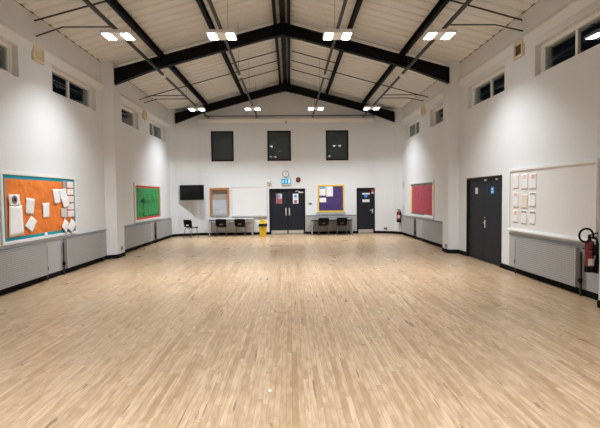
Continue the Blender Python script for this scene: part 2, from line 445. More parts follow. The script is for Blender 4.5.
# ------------------------------------------------------------------ suspended trunking and lights
TX = [-3.35, -1.31, .975, 3.08]
TW = ['leftmost of the four', 'second from the left', 'third from the left', 'rightmost of the four']
for x, wd in zip(TX, TW):
    t = thing('lighting_trunking', (x, 8.5, 4.85), 'long dark grey light trunking hung below the roof, ' + wd, 'trunking', 'light trunking runs')
    MB().box(x - .026, x + .026, YR, 11.78, 4.85, 4.91, .004).box(x - .024, x + .024, 11.78, YB, 4.856, 4.904, .004).build('rail', trunk_m, t)
    MB().box(x - .04, x + .04, 11.72, 11.92, 4.84, 4.92, .006).build('junction_box', cream_pl, t)
    for yy in (9.4, 11.3, 14.2, 17.0):
        MB().tube([(x + .03, yy, 4.905), (x + .03, yy, deck_z(x + .03) - .005)], .004, 6).build('suspension_wire', trunk_m, t)
LAMP_W, SPREAD = 36., 110.
LW, LD = .56, .42
LX = [-3.35, -1.315, .985, 3.035]
def light_fixture():
    t = thing('ceiling_light', (0, 0, 4.78), '', 'light')
    MB().box(-LW / 2, LW / 2, -LD / 2, LD / 2, 4.785, 4.85, .008).build('housing', cream_pl, t)
    for s in (-1, 1):
        MB().box(s * .181 - .075, s * .181 + .075, -.165, .172, 4.778, 4.787).build('led_panel', led_m, t)
        ld = bpy.data.lights.new('led_lamp', 'AREA'); ld.shape = 'RECTANGLE'; ld.size = .15; ld.size_y = .337; ld.energy = LAMP_W; ld.color = (.86, .935, 1.0); ld.spread = math.radians(SPREAD)
        lo = bpy.data.objects.new('led_lamp', ld); COL.objects.link(lo); lo.parent = t; lo.location = (s * .181, .003, -.006)
    for s in (-1, 1):
        MB().tube([(s * .2, .12, 4.845), (s * .2, .12, 4.875), (s * .03, .12, 4.875)], .006, 6).build('bracket', trunk_m, t)
    return t
l0 = light_fixture(); first = True
for yy, nm in ((8.74, 'near row'), (15.92, 'far row by the gable'), (1.55, 'unseen added row overhead of the camera')):  # overhead row is out of view, added to light the foreground floor
    for x, wd in zip(LX, ('leftmost', 'second from the left', 'third from the left', 'rightmost')):
        o = l0 if first else copy_tree(l0); first = False
        o.location = (x, yy, 4.78)
        tag(o, f'white twin panel LED light, {wd} of the {nm}', 'light', 'twin panel ceiling lights')
# bent conduits feeding the trunking from the side walls
def conduit(pts, label):
    tag(MB().tube(pts, .014).build('conduit_pipe', conduit_m, smooth=True), label, 'conduit', 'thin bent conduits from the side walls')
conduit([(XL, 8.5, 4.71), (-4.31, 8.5, 4.882), (-3.36, 8.5, 4.882)], 'thin black bent conduit from left wall to trunking in the near bay')
conduit([(XR, 8.42, 4.76), (4.02, 8.42, 4.882), (3.11, 8.42, 4.882)], 'thin black bent conduit from right wall to trunking in the near bay')
conduit([(XL, 14.15, 4.76), (-4.4, 14.15, 4.882), (-3.36, 14.15, 4.882)], 'thin black bent conduit on the left in the far bay, nearer of two')
conduit([(XL, 14.62, 4.75), (-4.4, 14.62, 4.882), (-3.36, 14.62, 4.882)], 'thin black bent conduit on the left in the far bay, farther of two')
conduit([(XR, 14.2, 4.80), (4.3, 14.2, 4.882), (3.11, 14.2, 4.882)], 'thin black bent conduit on the right in the far bay, nearer of two')
conduit([(XR, 14.65, 4.78), (4.02, 14.65, 4.882), (3.11, 14.65, 4.882)], 'thin black bent conduit on the right in the far bay, farther of two')
tag(MB().tube([(-3.5, YB - .05, 4.94), (3.6, YB - .05, 4.94)], .018).build('conduit_pipe', trunk_m, smooth=True), 'straight grey conduit lying along the gable ledge', 'conduit')

# ------------------------------------------------------------------ windows
wn = 0
def side_window(mp, a, b, mull, label):
    global wn; wn += 1
    t = thing(f'window_{wn}', mp((a + b) / 2, WZ0, 0), label, 'window', None, 'structure')
    mb = MB(); n0, n1 = -.19, -.10
    wframe(mb, mp, a, b, WZ0, WZ1, .07, n0, n1, .006)
    wbox(mb, mp, b - .10, b - .07, WZ0 + .07, WZ1 - .07, n0, n1 - .02)
    wbox(mb, mp, mull - .026, mull + .026, WZ0 + .07, WZ1 - .07, n0 + .02, n1 - .025, .004)
    mb.build('frame', upvc, t)
    for u0, u1 in ((a + .065, mull - .02), (mull + .02, b - .08)):
        wbox(MB(), mp, u0, u1, WZ0 + .07, WZ1 - .07, -.155, -.149).build('pane', glass_m, t)
LM = [6.9, 9.93, 12.95, 15.92]; RM = [7.03, 10.02, 13.05, 16.04]
ORD = ['nearest the camera, cut by the picture edge', 'second from the camera, over the noticeboard end', 'third from the camera, partly behind the pier', 'farthest from the camera']
ORDR = ['nearest the camera, above the whiteboard', 'second from the camera, above the double doors', 'third from the camera, partly behind the pier', 'farthest from the camera']
for (a, b), m, o in zip(LWIN, LM, ORD): side_window(mL, a, b, m, 'high white two pane window in left wall, ' + o)
for (a, b), m, o in zip(RWIN, RM, ORDR): side_window(mR, a, b, m, 'high white two pane window in right wall, ' + o)
for (a, b), o in zip(BWIN, ('left', 'middle', 'right')):
    wn += 1
    t = thing(f'window_{wn}', (((a + b) / 2), YB, BZ0), f'tall dark framed gable window, {o} of three', 'window', None, 'structure')
    wframe(MB(), mBk, a, b, BZ0, BZ1, .065, -.09, -.02, .005).build('frame', brown_frame, t)
    wbox(MB(), mBk, a + .06, b - .06, BZ0 + .06, BZ1 - .06, -.075, -.06).build('pane', dark_glass, t)

# ------------------------------------------------------------------ doors
def lever(mb, mp, u, v, n, d):
    wbox(mb, mp, u - .022, u + .022, v - .10, v + .08, n, n + .008, .003)
    a = mp(u, v + .02, n); 
    mb.tube([mp(u, v + .02, n), mp(u, v + .02, n + .045), mp(u + d * .03, v + .02, n + .055), mp(u + d * .12, v + .02, n + .055)], .010, 8)
    return mb
# back double doors
t = thing('door_1', ((D1[0] + D1[1]) / 2, YB, 0), 'charcoal double doors in the centre of the back wall', 'door', None, 'structure')
f = MB(); a, b, _, h = D1
wbox(f, mBk, a, a + .055, 0, h, -.12, .015, .003); wbox(f, mBk, b - .055, b, 0, h, -.12, .015, .003); wbox(f, mBk, a + .055, b - .055, h - .07, h, -.12, .015, .003)
f.build('door_frame', dframe_m, t)
mid = -.1
for s, u0, u1 in ((-1, a + .058, mid - .004), (1, mid + .004, b - .058)):
    lf = wbox(MB(), mBk, u0, u1, .02, h - .073, -.075, -.03, .003).build('door_leaf', door_m, t)
    wbox(MB(), mBk, u0 + .02, u1 - .02, .025, .165, -.031, -.026).build('kick_plate', kick_m, lf)
    hu = mid + s * .07
    MB().tube([mBk(hu, 1.09, -.03), mBk(hu, 1.09, .02), mBk(hu, 1.05, .03), mBk(hu, .84, .03), mBk(hu, .80, .02), mBk(hu, .80, -.03)], .022, 10).build('pull_handle', steel_m, lf, smooth=True)
MB_c = wbox(MB(), mBk, .36, .56, 1.735, 1.785, -.03, .03, .006); MB_c.tube([mBk(.44, 1.78, .0), mBk(.30, 1.815, .02), mBk(.22, 1.80, -.0)], .008)
MB_c.build('door_closer', steel_m, t)
# back single door
t = thing('door_2', ((D2[0] + D2[1]) / 2, YB, 0), 'charcoal single door at right end of the back wall', 'door', None, 'structure')
f = MB(); a, b, _, h = D2
wbox(f, mBk, a, a + .05, 0, h, -.12, .015, .003); wbox(f, mBk, b - .05, b, 0, h, -.12, .015, .003); wbox(f, mBk, a + .05, b - .05, h - .06, h, -.12, .015, .003)
f.build('door_frame', dframe_m, t)
lf = wbox(MB(), mBk, a + .053, b - .053, .02, h - .063, -.075, -.03, .003).build('door_leaf', door_m, t)
wbox(MB(), mBk, a + .07, b - .07, .025, .165, -.031, -.026).build('kick_plate', kick_m, lf)
lever(MB(), mBk, 3.48, .95, -.03, -1).build('lever_handle', steel_m, lf, smooth=True)
# right wall double doors
t = thing('door_3', (XR, (DR[0] + DR[1]) / 2, 0), 'charcoal double doors with small blue signs in the right wall', 'door', None, 'structure')
f = MB(); a, b, _, h = DR
wbox(f, mR, a, a + .06, 0, h, -.12, .015, .003); wbox(f, mR, b - .06, b, 0, h, -.12, .015, .003); wbox(f, mR, a + .06, b - .06, h - .06, h, -.12, .015, .003)
f.build('door_frame', dframe_m, t)
mid = 10.12
for s, u0, u1 in ((1, a + .063, mid - .003), (-1, mid + .003, b - .063)):
    lf = wbox(MB(), mR, u0, u1, .015, h - .064, -.075, -.025, .003).build('door_leaf', door_m, t)
    for v in (.3, 1.0, 1.75):
        q = u0 if s == 1 else u1
        MB().tube([mR(q, v - .05, -.022), mR(q, v + .05, -.022)], .009).build('hinge', black_steel, lf)
    if s == 1:
        lever(MB(), mR, mid - .07, .91, -.025, -1).build('lever_handle', steel_m, lf, smooth=True)
        o = MB().lathe([(.024, 0), (.024, .012), (.014, .018), (0, .018)], mR(mid - .06, 1.05, -.025), (-1, 0, 0), 14).build('thumb_turn', mat('brass', (.75, .42, .12), .3, 1.), lf)
for u in (9.95, 9.40): wbox(MB(), mR, u, u + .075, 1.915, 1.945, -.02, .012, .004).build('latch', steel_m, t)

# ------------------------------------------------------------------ radiators and grey casings
def casing(mp, u0, u1, name, label):
    mb = wbox(MB(), mp, u0, u1, .105, .765, 0, .02)
    t = tag(mb.build(name, casing_m), label, 'wall casing', None, 'structure')
    wbox(MB(), mp, u0, u1, .765, .795, 0, .035, .004).build('top_rail', rail_m, t)
    return t
casing(mL, 5.92, 11.33, 'trim_4', 'grey wall casing behind the radiators under the orange noticeboard')
casing(mL, 12.03, 17.47, 'trim_5', 'grey wall casing behind the radiators under the green noticeboard')
casing(mR, 6.22, 8.83, 'trim_6', 'grey wall casing behind the radiator under the large whiteboard')
casing(mR, 12.08, 17.38, 'trim_7', 'grey wall casing behind the radiators under the red noticeboard')
casing(mBk, .66, 2.79, 'trim_8', 'grey wall casing behind the table between the back doors')
def radiator(mp, u0, u1, label, pipes, z0=.125, z1=.735):
    t = thing('radiator', mp((u0 + u1) / 2, 0, .06), label, 'radiator', 'grey mesh fronted radiators')
    wbox(MB(), mp, u0, u1, z0, z1, .045, .10, .006).build('panel', grid_m, t)
    wbox(MB(), mp, u0 - .012, u1 + .012, z1, z1 + .012, .03, .106, .004).build('top_grille', rail_m, t)
    for e in (u0, u1): wbox(MB(), mp, e - .012, e + .012, z0, z1, .03, .104, .003).build('side_panel', casing_m, t)
    for k in (.18, .82): wbox(MB(), mp, u0 + (u1 - u0) * k - .03, u0 + (u1 - u0) * k + .03, z0 + .1, z1 - .1, .02, .046).build('wall_bracket', casing_m, t)
    for u in pipes:
        s = 1 if u > (u0 + u1) / 2 else -1; e = u1 if s > 0 else u0
        p = MB().tube([mp(u, 0.0, .06), mp(u, z1 - .05, .06)], .016, 8).build('pipe', conduit_m, t)
        MB().lathe([(.0, 0), (.02, 0), (.024, .02), (.024, .07), (.016, .085), (0, .085)], mp(u, .20, .06), (0, 0, 1), 12).tube([mp(u, .235, .06), mp(e, .235, .06)], .014, 8).build('valve', blackplastic, p)
radiator(mL, 6.0, 8.43, 'long grey mesh radiator on the left, nearest the camera', [8.50])
radiator(mL, 9.20, 10.98, 'grey mesh radiator under right end of the orange noticeboard', [9.12, 11.05])
radiator(mL, 12.12, 14.66, 'grey mesh radiator on left wall just past the pier', [14.75])
radiator(mL, 15.35, 17.25, 'grey mesh radiator farthest along the left wall', [15.27, 17.33])
radiator(mR, 6.64, 8.42, 'grey mesh radiator under the large whiteboard', [6.56, 8.50])
radiator(mR, 12.15, 14.42, 'grey mesh radiator on right wall just past the pier', [14.52])
radiator(mR, 15.52, 17.18, 'grey mesh radiator by the far fire extinguisher', [15.44])
radiator(mBk, 1.0, 2.48, 'low grey mesh radiator behind the table between the back doors', [.92, 2.57], .125, .70)

# ------------------------------------------------------------------ paper, boards
def sheet(mp, pts, n, m, label, cat='paper', group=None, name='paper_sheet', curl=.005, extra=None):
    """pts TL,TR,BR,BL in wall (u,v); a thin curling sheet standing n off the wall"""
    P = [Vector((p[0], p[1], 0)) for p in pts]; sd = random.random() * 50
    def fn(i, j):
        a = P[0].lerp(P[1], i); b = P[3].lerp(P[2], i); q = a.lerp(b, j)
        c = curl * (j ** 2) * (.5 + .5 * math.cos(sd + i * 2.2)) + .0015 * math.sin(sd + 5 * j)
        return mp(q.x, q.y, n + .002 + max(0, c))
    o = MB().grid(fn, 6, 8).build(name, m, smooth=True, solid=.0012)
    tag(o, label, cat, group)
    if extra:
        for u0, u1, v0, v1, mm, nm in extra:
            wbox(MB(), mp, u0, u1, v0, v1, n + .0035, n + .0055).build(nm, mm, o)
    return o
def rect(u0, u1, v0, v1, flip=False):
    return [(u0, v1), (u1, v1), (u1, v0), (u0, v0)]
def crump_panel(mp, u0, u1, v0, v1, n, amp, m, name, parent, nu=40, nv=24, sd=3.):
    def fn(i, j):
        u = u0 + (u1 - u0) * i; v = v0 + (v1 - v0) * j
        e = min(i, 1 - i, j, 1 - j); k = min(1, e * 10)
        h = 1 - abs(noise.noise(Vector((u * 2.3 + sd, v * 3.1 + .4 * u, sd)))) * 2 + .45 * noise.noise(Vector((u * 6, v * 7, sd + 9)))
        return mp(u, v, n + .003 + amp * (.2 + .8 * k) * max(0, h * .6 + .3))
    return MB().grid(fn, nu, nv).build(name, m, parent, smooth=True)

# orange noticeboard
t = thing('noticeboard', mL(8.52, .82, 0), 'large orange noticeboard with teal border on the left wall', 'noticeboard')
wframe(MB(), mL, 7.28, 9.80, .825, 2.075, .055, 0, .03, .005).build('frame', trim_white, t)
wbox(MB(), mL, 7.33, 9.75, .87, 2.03, .0, .010).build('backing', cork_cream, t)
wframe(MB(), mL, 7.33, 9.75, .875, 2.022, .075, .010, .015).build('border', teal, t)
crump_panel(mL, 7.395, 9.685, .94, 1.955, .011, .017, orange_p, 'backing_paper', t, 60, 34)
G = 'papers on the orange noticeboard'; n = .037
wr = mat('wreath_print', (.16, .12, .11), .7, var=.4, scale=60)
o = sheet(mL, [(7.44, 1.68), (7.74, 1.685), (7.755, 1.49), (7.455, 1.485)], n + .003, paperw, 'white sheet with dark oval wreath print, top left on orange noticeboard', group=G)
MB().lathe([(.03, 0), (.03, .003), (.07, .003), (.07, 0)], mL(7.595, 1.592, n + .014), (1, 0, 0), 20).build('wreath_print', wr, o)
sheet(mL, [(7.455, 1.495), (7.81, 1.495), (7.84, .965), (7.425, .95)], n, print_faint, 'tall white printed poster at left end of orange noticeboard', group=G)
o = sheet(mL, [(7.94, 1.625), (8.20, 1.60), (8.145, 1.30), (7.91, 1.335)], n, print_grey, 'tilted white printed sheet beside the tall poster, upper of two', group=G)
sheet(mL, [(8.07, 1.29), (8.255, 1.18), (8.08, .975), (7.865, 1.115)], n + .002, print_faint, 'white sheet pinned as a diamond low on orange noticeboard', group=G)
sheet(mL, [(8.45, 1.52), (8.68, 1.52), (8.67, 1.235), (8.465, 1.23)], n, print_faint, 'single white sheet alone in middle of orange noticeboard', group=G)
sheet(mL, [(8.82, 1.79), (9.05, 1.80), (9.11, 1.51), (8.88, 1.49)], n, print_faint, 'white sheet at left of the overlapping upper right cluster', group=G)
sheet(mL, [(9.03, 1.79), (9.33, 1.82), (9.385, 1.62), (9.10, 1.60)], n + .004, print_faint, 'white sheet at top of the overlapping upper right cluster', group=G)
sheet(mL, [(9.11, 1.61), (9.42, 1.63), (9.455, 1.43), (9.22, 1.40)], n + .008, print_faint, 'white sheet at bottom of the overlapping upper right cluster', group=G)
sheet(mL, [(9.11, 1.40), (9.36, 1.395), (9.36, 1.185), (9.12, 1.21)], n, print_dense, 'grey densely printed sheet below the white cluster', group=G)
sheet(mL, [(9.225, 1.97), (9.345, 1.975), (9.345, 1.82), (9.225, 1.82)], n, mat('lilac_card', (.36, .34, .46), .7, var=.1), 'small lilac card at top right of orange noticeboard', group=G)
for k, wd in enumerate(('topmost', 'second from top', 'middle', 'fourth from top', 'lowest')):
    z1 = 1.965 - k * .158
    sheet(mL, rect(9.385, 9.665, z1 - .135, z1), n, print_orange, f'white and orange card, {wd} of the column at right edge', 'card', G, 'printed_card', .004)
sheet(mL, [(9.25, 1.18), (9.415, 1.07), (9.29, .86), (9.11, 1.01)], n + .006, print_faint, 'left of two diamond sheets overhanging bottom right teal border', group=G)
sheet(mL, [(9.51, 1.17), (9.73, 1.04), (9.53, .845), (9.34, .96)], n + .010, print_faint, 'right of two diamond sheets overhanging bottom right teal border', group=G)
sheet(mL, rect(8.52, 8.62, .885, .94), .017, paperw, 'tiny white tag on bottom teal border of orange noticeboard', 'tag', G, 'paper_tag', .002)

# green noticeboard
t = thing('noticeboard', mL(14.8, .84, 0), 'green noticeboard with red border on far left wall', 'noticeboard')
wframe(MB(), mL, 13.45, 16.12, .83, 2.06, .07, 0, .035, .005).build('frame', trim_white, t)
wbox(MB(), mL, 13.5, 16.06, .88, 2.01, 0, .010).build('backing', cork_cream, t)
wframe(MB(), mL, 13.52, 16.05, .90, 1.995, .075, .010, .015).build('border', redborder, t)
crump_panel(mL, 13.62, 15.98, .965, 1.925, .012, .022, green_p, 'backing_cloth', t, 44, 28, 11.)
def flap(i, j):
    u = 14.2 + 1.68 * i; v = 1.56 + .05 * i - (.56 + .03 * i) * j
    return mL(u, v, .032 + .05 * max(0, 1 - abs(j) * 3) * (1 - i * .6) + .008 * noise.noise(Vector((u * 5, v * 5, 2))))
MB().grid(flap, 20, 14).build('loose_fold', green_p, t, smooth=True, solid=.003)
q = [mL(13.95, 1.50, .036), mL(14.2, 1.60, .036), mL(14.19, 1.47, .036), mL(14.08, 1.41, .036)]
MB().prism(q, mL(0, 0, .004) - mL(0, 0, 0)).build('torn_slit_shade', mat('slit_shade_dark', (.012, .014, .012), .8), t)  # dark patch laid on the cloth as the shade inside the slit
# red noticeboard
t = thing('noticeboard', mR(14.85, .83, 0), 'crimson noticeboard with green top border on far right wall', 'noticeboard')
wframe(MB(), mR, 13.56, 16.2, .825, 2.07, .075, 0, .035, .005).build('frame', trim_white, t)
wbox(MB(), mR, 13.62, 16.14, .88, 2.02, 0, .010).build('backing', cork_cream, t)
for q in ((13.65, 16.1, 1.92, 2.0), (14.55, 16.1, .875, .95)): wbox(MB(), mR, *q, .010, .017).build('green_border', greenborder, t)
for q in ((15.97, 16.11, .95, 1.92), (13.64, 13.75, .9, 1.92)): wbox(MB(), mR, *q, .010, .016).build('yellow_border', yellowborder, t)
crump_panel(mR, 13.73, 15.98, .94, 1.94, .012, .014, crimson_p, 'backing_paper', t, 40, 26, 23.)
# large whiteboard right
t = thing('whiteboard', mR(7.6, .85, 0), 'large cream pinboard with nine papers on the right wall', 'noticeboard')
wbox(MB(), mR, 6.32, 8.82, .86, 2.10, 0, .018).build('backing', cork_cream, t)
f = MB(); wframe(f, mR, 6.28, 8.86, .85, 2.11, .055, 0, .04, .005); wbox(f, mR, 6.28, 8.86, .85, .885, 0, .07, .004)
f.build('frame', trim_white, t)
G = 'papers on the cream pinboard'; n = .019
rows = ('top', 'middle', 'bottom'); cols = ('left', 'centre', 'right')
UV = {(0, 0): (8.69, 8.49, 1.70, 2.0), (0, 1): (8.39, 8.16, 1.68, 1.985), (0, 2): (8.085, 7.87, 1.68, 1.98), (1, 0): (8.685, 8.49, 1.32, 1.645), (1, 1): (8.37, 8.16, 1.31, 1.60), (1, 2): (8.10, 7.88, 1.35, 1.635),
      (2, 0): (8.69, 8.50, 1.02, 1.275), (2, 1): (8.39, 8.18, 1.01, 1.285), (2, 2): (8.09, 7.89, 1.02, 1.285)}
peach = mat('peach_print', (.76, .42, .31), .7, var=.15); greyp = mat('grey_heading', (.30, .28, .28), .7, var=.2)
for (r, c), (u0, u1, v0, v1) in UV.items():
    hd = {(0, 2): ('orange motif', peach), (0, 1): ('faint orange motif', mat('faint_peach', (.80, .55, .42), .7)), (1, 0): ('orange motif', peach), (2, 0): ('orange motif', peach), (1, 2): ('grey heading', greyp), (2, 1): ('grey heading', greyp), (2, 2): ('grey heading', greyp)}.get((r, c))
    ex = None
    if hd: um = (u0 + u1) / 2; wd = .05 if 'motif' in hd[0] else .085; ex = [(um - wd, um + wd, v1 - (.10 if 'motif' in hd[0] else .055), v1 - .02, hd[1], 'heading')]
    mm = print_dense if False else (mat('tan_sheet', (.70, .60, .50), .7, var=.06) if (r, c) == (1, 1) else print_white)
    lb = f'white sheet with {hd[0]}' if hd else ('tan sheet' if (r, c) == (1, 1) else 'plain white sheet')
    sheet(mR, [(u0, v1), (u1, v1 + random.uniform(-.01, .01)), (u1, v0), (u0, v0)], n, mm, f'{lb}, {rows[r]} row {cols[c]} on the cream pinboard', group=G, curl=.006, extra=ex)
# purple noticeboard
t = thing('noticeboard', mBk(1.72, .92, 0), 'purple noticeboard with yellow border on the back wall', 'noticeboard')
wbox(MB(), mBk, 1.16, 2.29, .915, 2.06, 0, .018).build('backing', cork_cream, t)
wframe(MB(), mBk, 1.16, 2.29, .915, 2.06, .06, .018, .03, .004).build('border', yellowborder, t)
crump_panel(mBk, 1.215, 2.235, .97, 2.005, .015, .005, purple_p, 'backing_paper', t, 26, 26, 31.)
wbox(MB(), mBk, 1.10, 2.34, .825, .91, 0, .03, .003).build('lower_strip', casing_m, t)  # plain grey strip below the board
G = 'papers on the purple noticeboard'; blueh = mat('blue_heading', (.02, .25, .62), .6, var=.1); n = .024
sheet(mBk, rect(1.235, 1.505, 1.60, 1.975), n, print_faint, 'white notice with blue heading on purple noticeboard', group=G, extra=[(1.25, 1.49, 1.905, 1.96, blueh, 'heading'), (1.24, 1.285, 1.70, 1.76, peach, 'emblem')], curl=.002)
sheet(mBk, rect(1.525, 1.81, 1.56, 1.985), n, print_faint, 'plain white notice right of the blue headed one', group=G, curl=.004)
sheet(mBk, rect(1.235, 1.52, 1.325, 1.52), n, print_faint, 'small white notice below the blue headed one', group=G, curl=.004)

# ------------------------------------------------------------------ back wall fittings
t = thing('whiteboard', mBk(-1.69, .78, 0), 'blank whiteboard left of the yellow bin on the back wall', 'whiteboard')
wbox(MB(), mBk, -2.42, -.96, .80, 1.99, 0, .018).build('surface', board_white, t)
wframe(MB(), mBk, -2.44, -.95, .785, 2.005, .022, 0, .024, .003).build('frame', mat('aluminium_trim', (.58, .56, .55), .35, .5), t)
wbox(MB(), mBk, -2.44, -.95, .755, .782, 0, .07, .004).build('pen_tray', mat('aluminium_trim', (.58, .56, .55), .35), t)
# serving hatch
t = thing('serving_hatch', mBk(-2.94, .76, 0), 'wood framed serving hatch with grey shutter on the back wall', 'hatch')
f = MB(); wframe(f, mBk, -3.35, -2.535, .79, 1.98, .085, -.02, .03, .006); f.build('wooden_frame', oak, t)
f = MB(); wframe(f, mBk, -3.268, -2.617, .862, 1.898, .012, -.20, -.021); f.build('lining', mat('recess_shade_taupe', (.36, .30, .26), .6, var=.05), t)
wbox(MB(), mBk, -3.255, -2.63, 1.48, 1.885, -.13, -.11).build('back_panel', mat('recess_shade_taupe', (.36, .30, .26), .6, var=.05), t)  # brownish shade of the recess is put into this colour
f = MB()
for k in range(9): wbox(f, mBk, -3.255, -2.63, .88 + k * .067, .942 + k * .067, -.085, -.065, .004)
f.build('shutter', mat('grey_shutter', (.50, .51, .54), .45, var=.03), t)
wbox(MB(), mBk, -3.27, -2.615, .79, .885, -.02, .04, .005).build('sill', mat('grey_sill', (.30, .29, .29), .45), t)
# clock
t = thing('wall_clock', mBk(-.165, 2.40, 0), 'round white wall clock above the exit sign', 'clock')
MB().lathe([(.135, 0), (.135, .03), (.125, .045), (.112, .04), (.112, .0)], mBk(-.165, 2.53, 0), (0, -1, 0), 32).build('rim', mat('grey_rim', (.32, .31, .30), .4), t, smooth=True)
MB().lathe([(0, .0), (.112, .0), (.112, .018), (0, .018)], mBk(-.165, 2.53, 0), (0, -1, 0), 32).build('face', cream_pl, t)
MB().tube([mBk(-.165, 2.53, .022), mBk(-.165, 2.60, .022)], .005, 6).build('minute_hand', blackplastic, t); MB().tube([mBk(-.165, 2.53, .024), mBk(-.115, 2.50, .024)], .004, 6).build('hour_hand', blackplastic, t); f = MB()
for k in range(12):
    a = k * PI / 6; f.tube([mBk(-.165 + .09 * math.cos(a), 2.53 + .09 * math.sin(a), .0195), mBk(-.165 + .103 * math.cos(a), 2.53 + .103 * math.sin(a), .0195)], .003, 5)
f.build('hour_marks', blackplastic, t)
# exit sign
t = thing('exit_sign', mBk(-.145, 2.06, 0), 'lit cyan exit sign with white pictograms over the double doors', 'sign')
wbox(MB(), mBk, -.345, .055, 2.115, 2.335, 0, .05, .006).build('lit_panel', exit_cyan, t)
wbox(MB(), mBk, -.335, .045, 2.065, 2.112, 0, .045, .005).build('base_strip', beige_pl, t)
f = MB(); nn = .051
def fl(pts): f.prism([mBk(u, v, nn) for u, v in pts], (0, -.004, 0))
def limb(a, b, w):
    d = Vector((b[0] - a[0], b[1] - a[1])).normalized(); p = Vector((-d.y, d.x)) * w
    fl([(a[0] + p.x, a[1] + p.y), (b[0] + p.x, b[1] + p.y), (b[0] - p.x, b[1] - p.y), (a[0] - p.x, a[1] - p.y)])
cx, cz = -.265, 2.285                                            # running figure
fl([(cx + .02 * math.cos(k * PI / 4), cz + .02 * math.sin(k * PI / 4)) for k in range(8)])
limb((-.27, 2.265), (-.285, 2.20), .016); limb((-.285, 2.205), (-.255, 2.175), .010); limb((-.255, 2.175), (-.262, 2.135), .009)
limb((-.288, 2.205), (-.315, 2.165), .010); limb((-.27, 2.258), (-.235, 2.235), .007); limb((-.275, 2.258), (-.31, 2.24), .007)
f.build('running_figure', exit_white, t); f = MB()
limb((-.155, 2.30), (-.155, 2.19), .014); fl([(-.195, 2.20), (-.115, 2.20), (-.155, 2.145)])          # arrow down
f.build('arrow', exit_white, t); f = MB()
fl([(-.06, 2.145), (.025, 2.145), (.025, 2.305), (-.06, 2.305)])                                     # doorway
f.build('doorway', exit_white, t)
# fire sounder
t = thing('fire_alarm_sounder', mBk(.36, 2.20, 0), 'round red fire alarm sounder right of the clock', 'alarm')
MB().lathe([(.10, -.004), (.10, .03), (.085, .045), (0, .045)], mBk(.36, 2.29, 0), (0, -1, 0), 24).build('back_plate', blackplastic, t)
MB().lathe([(.062, .045), (.062, .075), (.045, .095), (0, .10)], mBk(.36, 2.29, 0), (0, -1, 0), 20).build('sounder', mat('alarm_red', (.45, .02, .02), .35), t, smooth=True)
# emergency light
t = thing('emergency_light', mBk(-.855, 2.06, 0), 'small cream emergency light left of the double doors', 'emergency light')
wbox(MB(), mBk, -.955, -.755, 2.115, 2.27, 0, .04, .012).build('cover', mat('aged_plastic', (.62, .58, .52), .45), t)
MB().lathe([(.07, 0), (.07, .02), (.04, .04), (0, .045)], mBk(-.855, 2.21, .04), (0, -1, 0), 18).build('lens', mat('frosted_lens', (.60, .58, .55), .35), t, smooth=True)
wbox(MB(), mBk, -.955, -.755, 2.06, 2.112, -.004, .045, .006).build('base_strip', beige_pl, t)
tag(wbox(MB(), mBk, -.16, -.09, 4.63, 4.72, -.004, .07, .012).build('motion_sensor', mat('grey_plastic', (.34, .32, .31), .5)), 'small grey sensor high on gable above the middle window', 'sensor')
def plate(mp, u, v, wu, wv, name, label, cat, m=socket_m, n0=0):
    t = tag(wbox(MB(), mp, u - wu / 2, u + wu / 2, v - wv / 2, v + wv / 2, n0, n0 + .014, .003).build(name, m), label, cat)
    return t
t = plate(mBk, .85, 1.28, .13, .075, 'light_switch', 'grey double light switch between door and purple noticeboard', 'switch')
for s in (-.03, .03): wbox(MB(), mBk, .85 + s - .014, .85 + s + .014, 1.265, 1.295, .012, .019, .002).build('rocker', blackplastic, t)
def chamfer_pt(u):                                               # right corner chamfer plane
    k = (u - 3.56) / (PR - 3.56); return YB - k * (YB - 17.78)
f = MB(); ang = math.atan2(-(YB - 17.78), PR - 3.56)
M = Matrix.Translation((3.99, chamfer_pt(3.99), 0)) @ Matrix.Rotation(ang, 4, 'Z')
t = tag(f.box(-.075, .075, -.014, .0, .165, .255, .003, M).build('wall_socket', socket_m), 'steel double socket low on wall right of the single door', 'socket')
for s in (-.035, .035): MB().box(s - .02, s + .02, -.018, -.013, .185, .235, .002, M).build('outlet', blackplastic, t)
tag(MB().box(PL - .002, PL + .014, 11.72, 11.86, .19, .29, .003).build('wall_socket', socket_m), 'small socket at foot of the left pier', 'socket')
tag(MB().box(PR - .014, PR + .002, 11.70, 11.84, .14, .24, .003).build('wall_socket', socket_m), 'small socket at foot of the right pier', 'socket')
tag(wbox(MB(), mR, 17.14, 17.30, 1.92, 2.14, 0, .03, .006).build('switch_box', mat('grey_box', (.60, .58, .56), .5)), 'small pale box on right wall above the red extinguisher, upper of two', 'switch box')
tag(wbox(MB(), mR, 17.16, 17.28, 1.06, 1.20, 0, .03, .006).build('switch_box', mat('grey_box', (.60, .58, .56), .5)), 'small pale box on right wall just above the red extinguisher', 'switch box')
# vents
def vent(mp, u0, u1, v0, v1, label, grill):
    t = thing('wall_vent', mp((u0 + u1) / 2, v0, 0), label, 'vent', 'cream framed wall vents')
    wframe(MB(), mp, u0, u1, v0, v1, .05, 0, .05, .005).build('frame', vent_m, t)
    f = wbox(MB(), mp, u0 + .04, u1 - .04, v0 + .04, v1 - .04, 0, .02)
    k = v0 + .06
    while k < v1 - .06: wbox(f, mp, u0 + .05, u1 - .05, k, k + .012, .02, .034); k += .03
    f.build('grille', grill, t)
vent(mL, 8.33, 8.69, 4.22, 4.51, 'cream square vent between the two nearest left windows', vent_m)
vent(mL, 14.42, 14.78, 4.22, 4.51, 'cream square vent between the two farthest left windows', vent_m)
vent(mR, 8.36, 8.69, 4.28, 4.61, 'cream vent with brown grille between the two nearest right windows', grill_m)
vent(mR, 14.45, 14.80, 4.28, 4.61, 'cream vent between the two farthest right windows', vent_m)
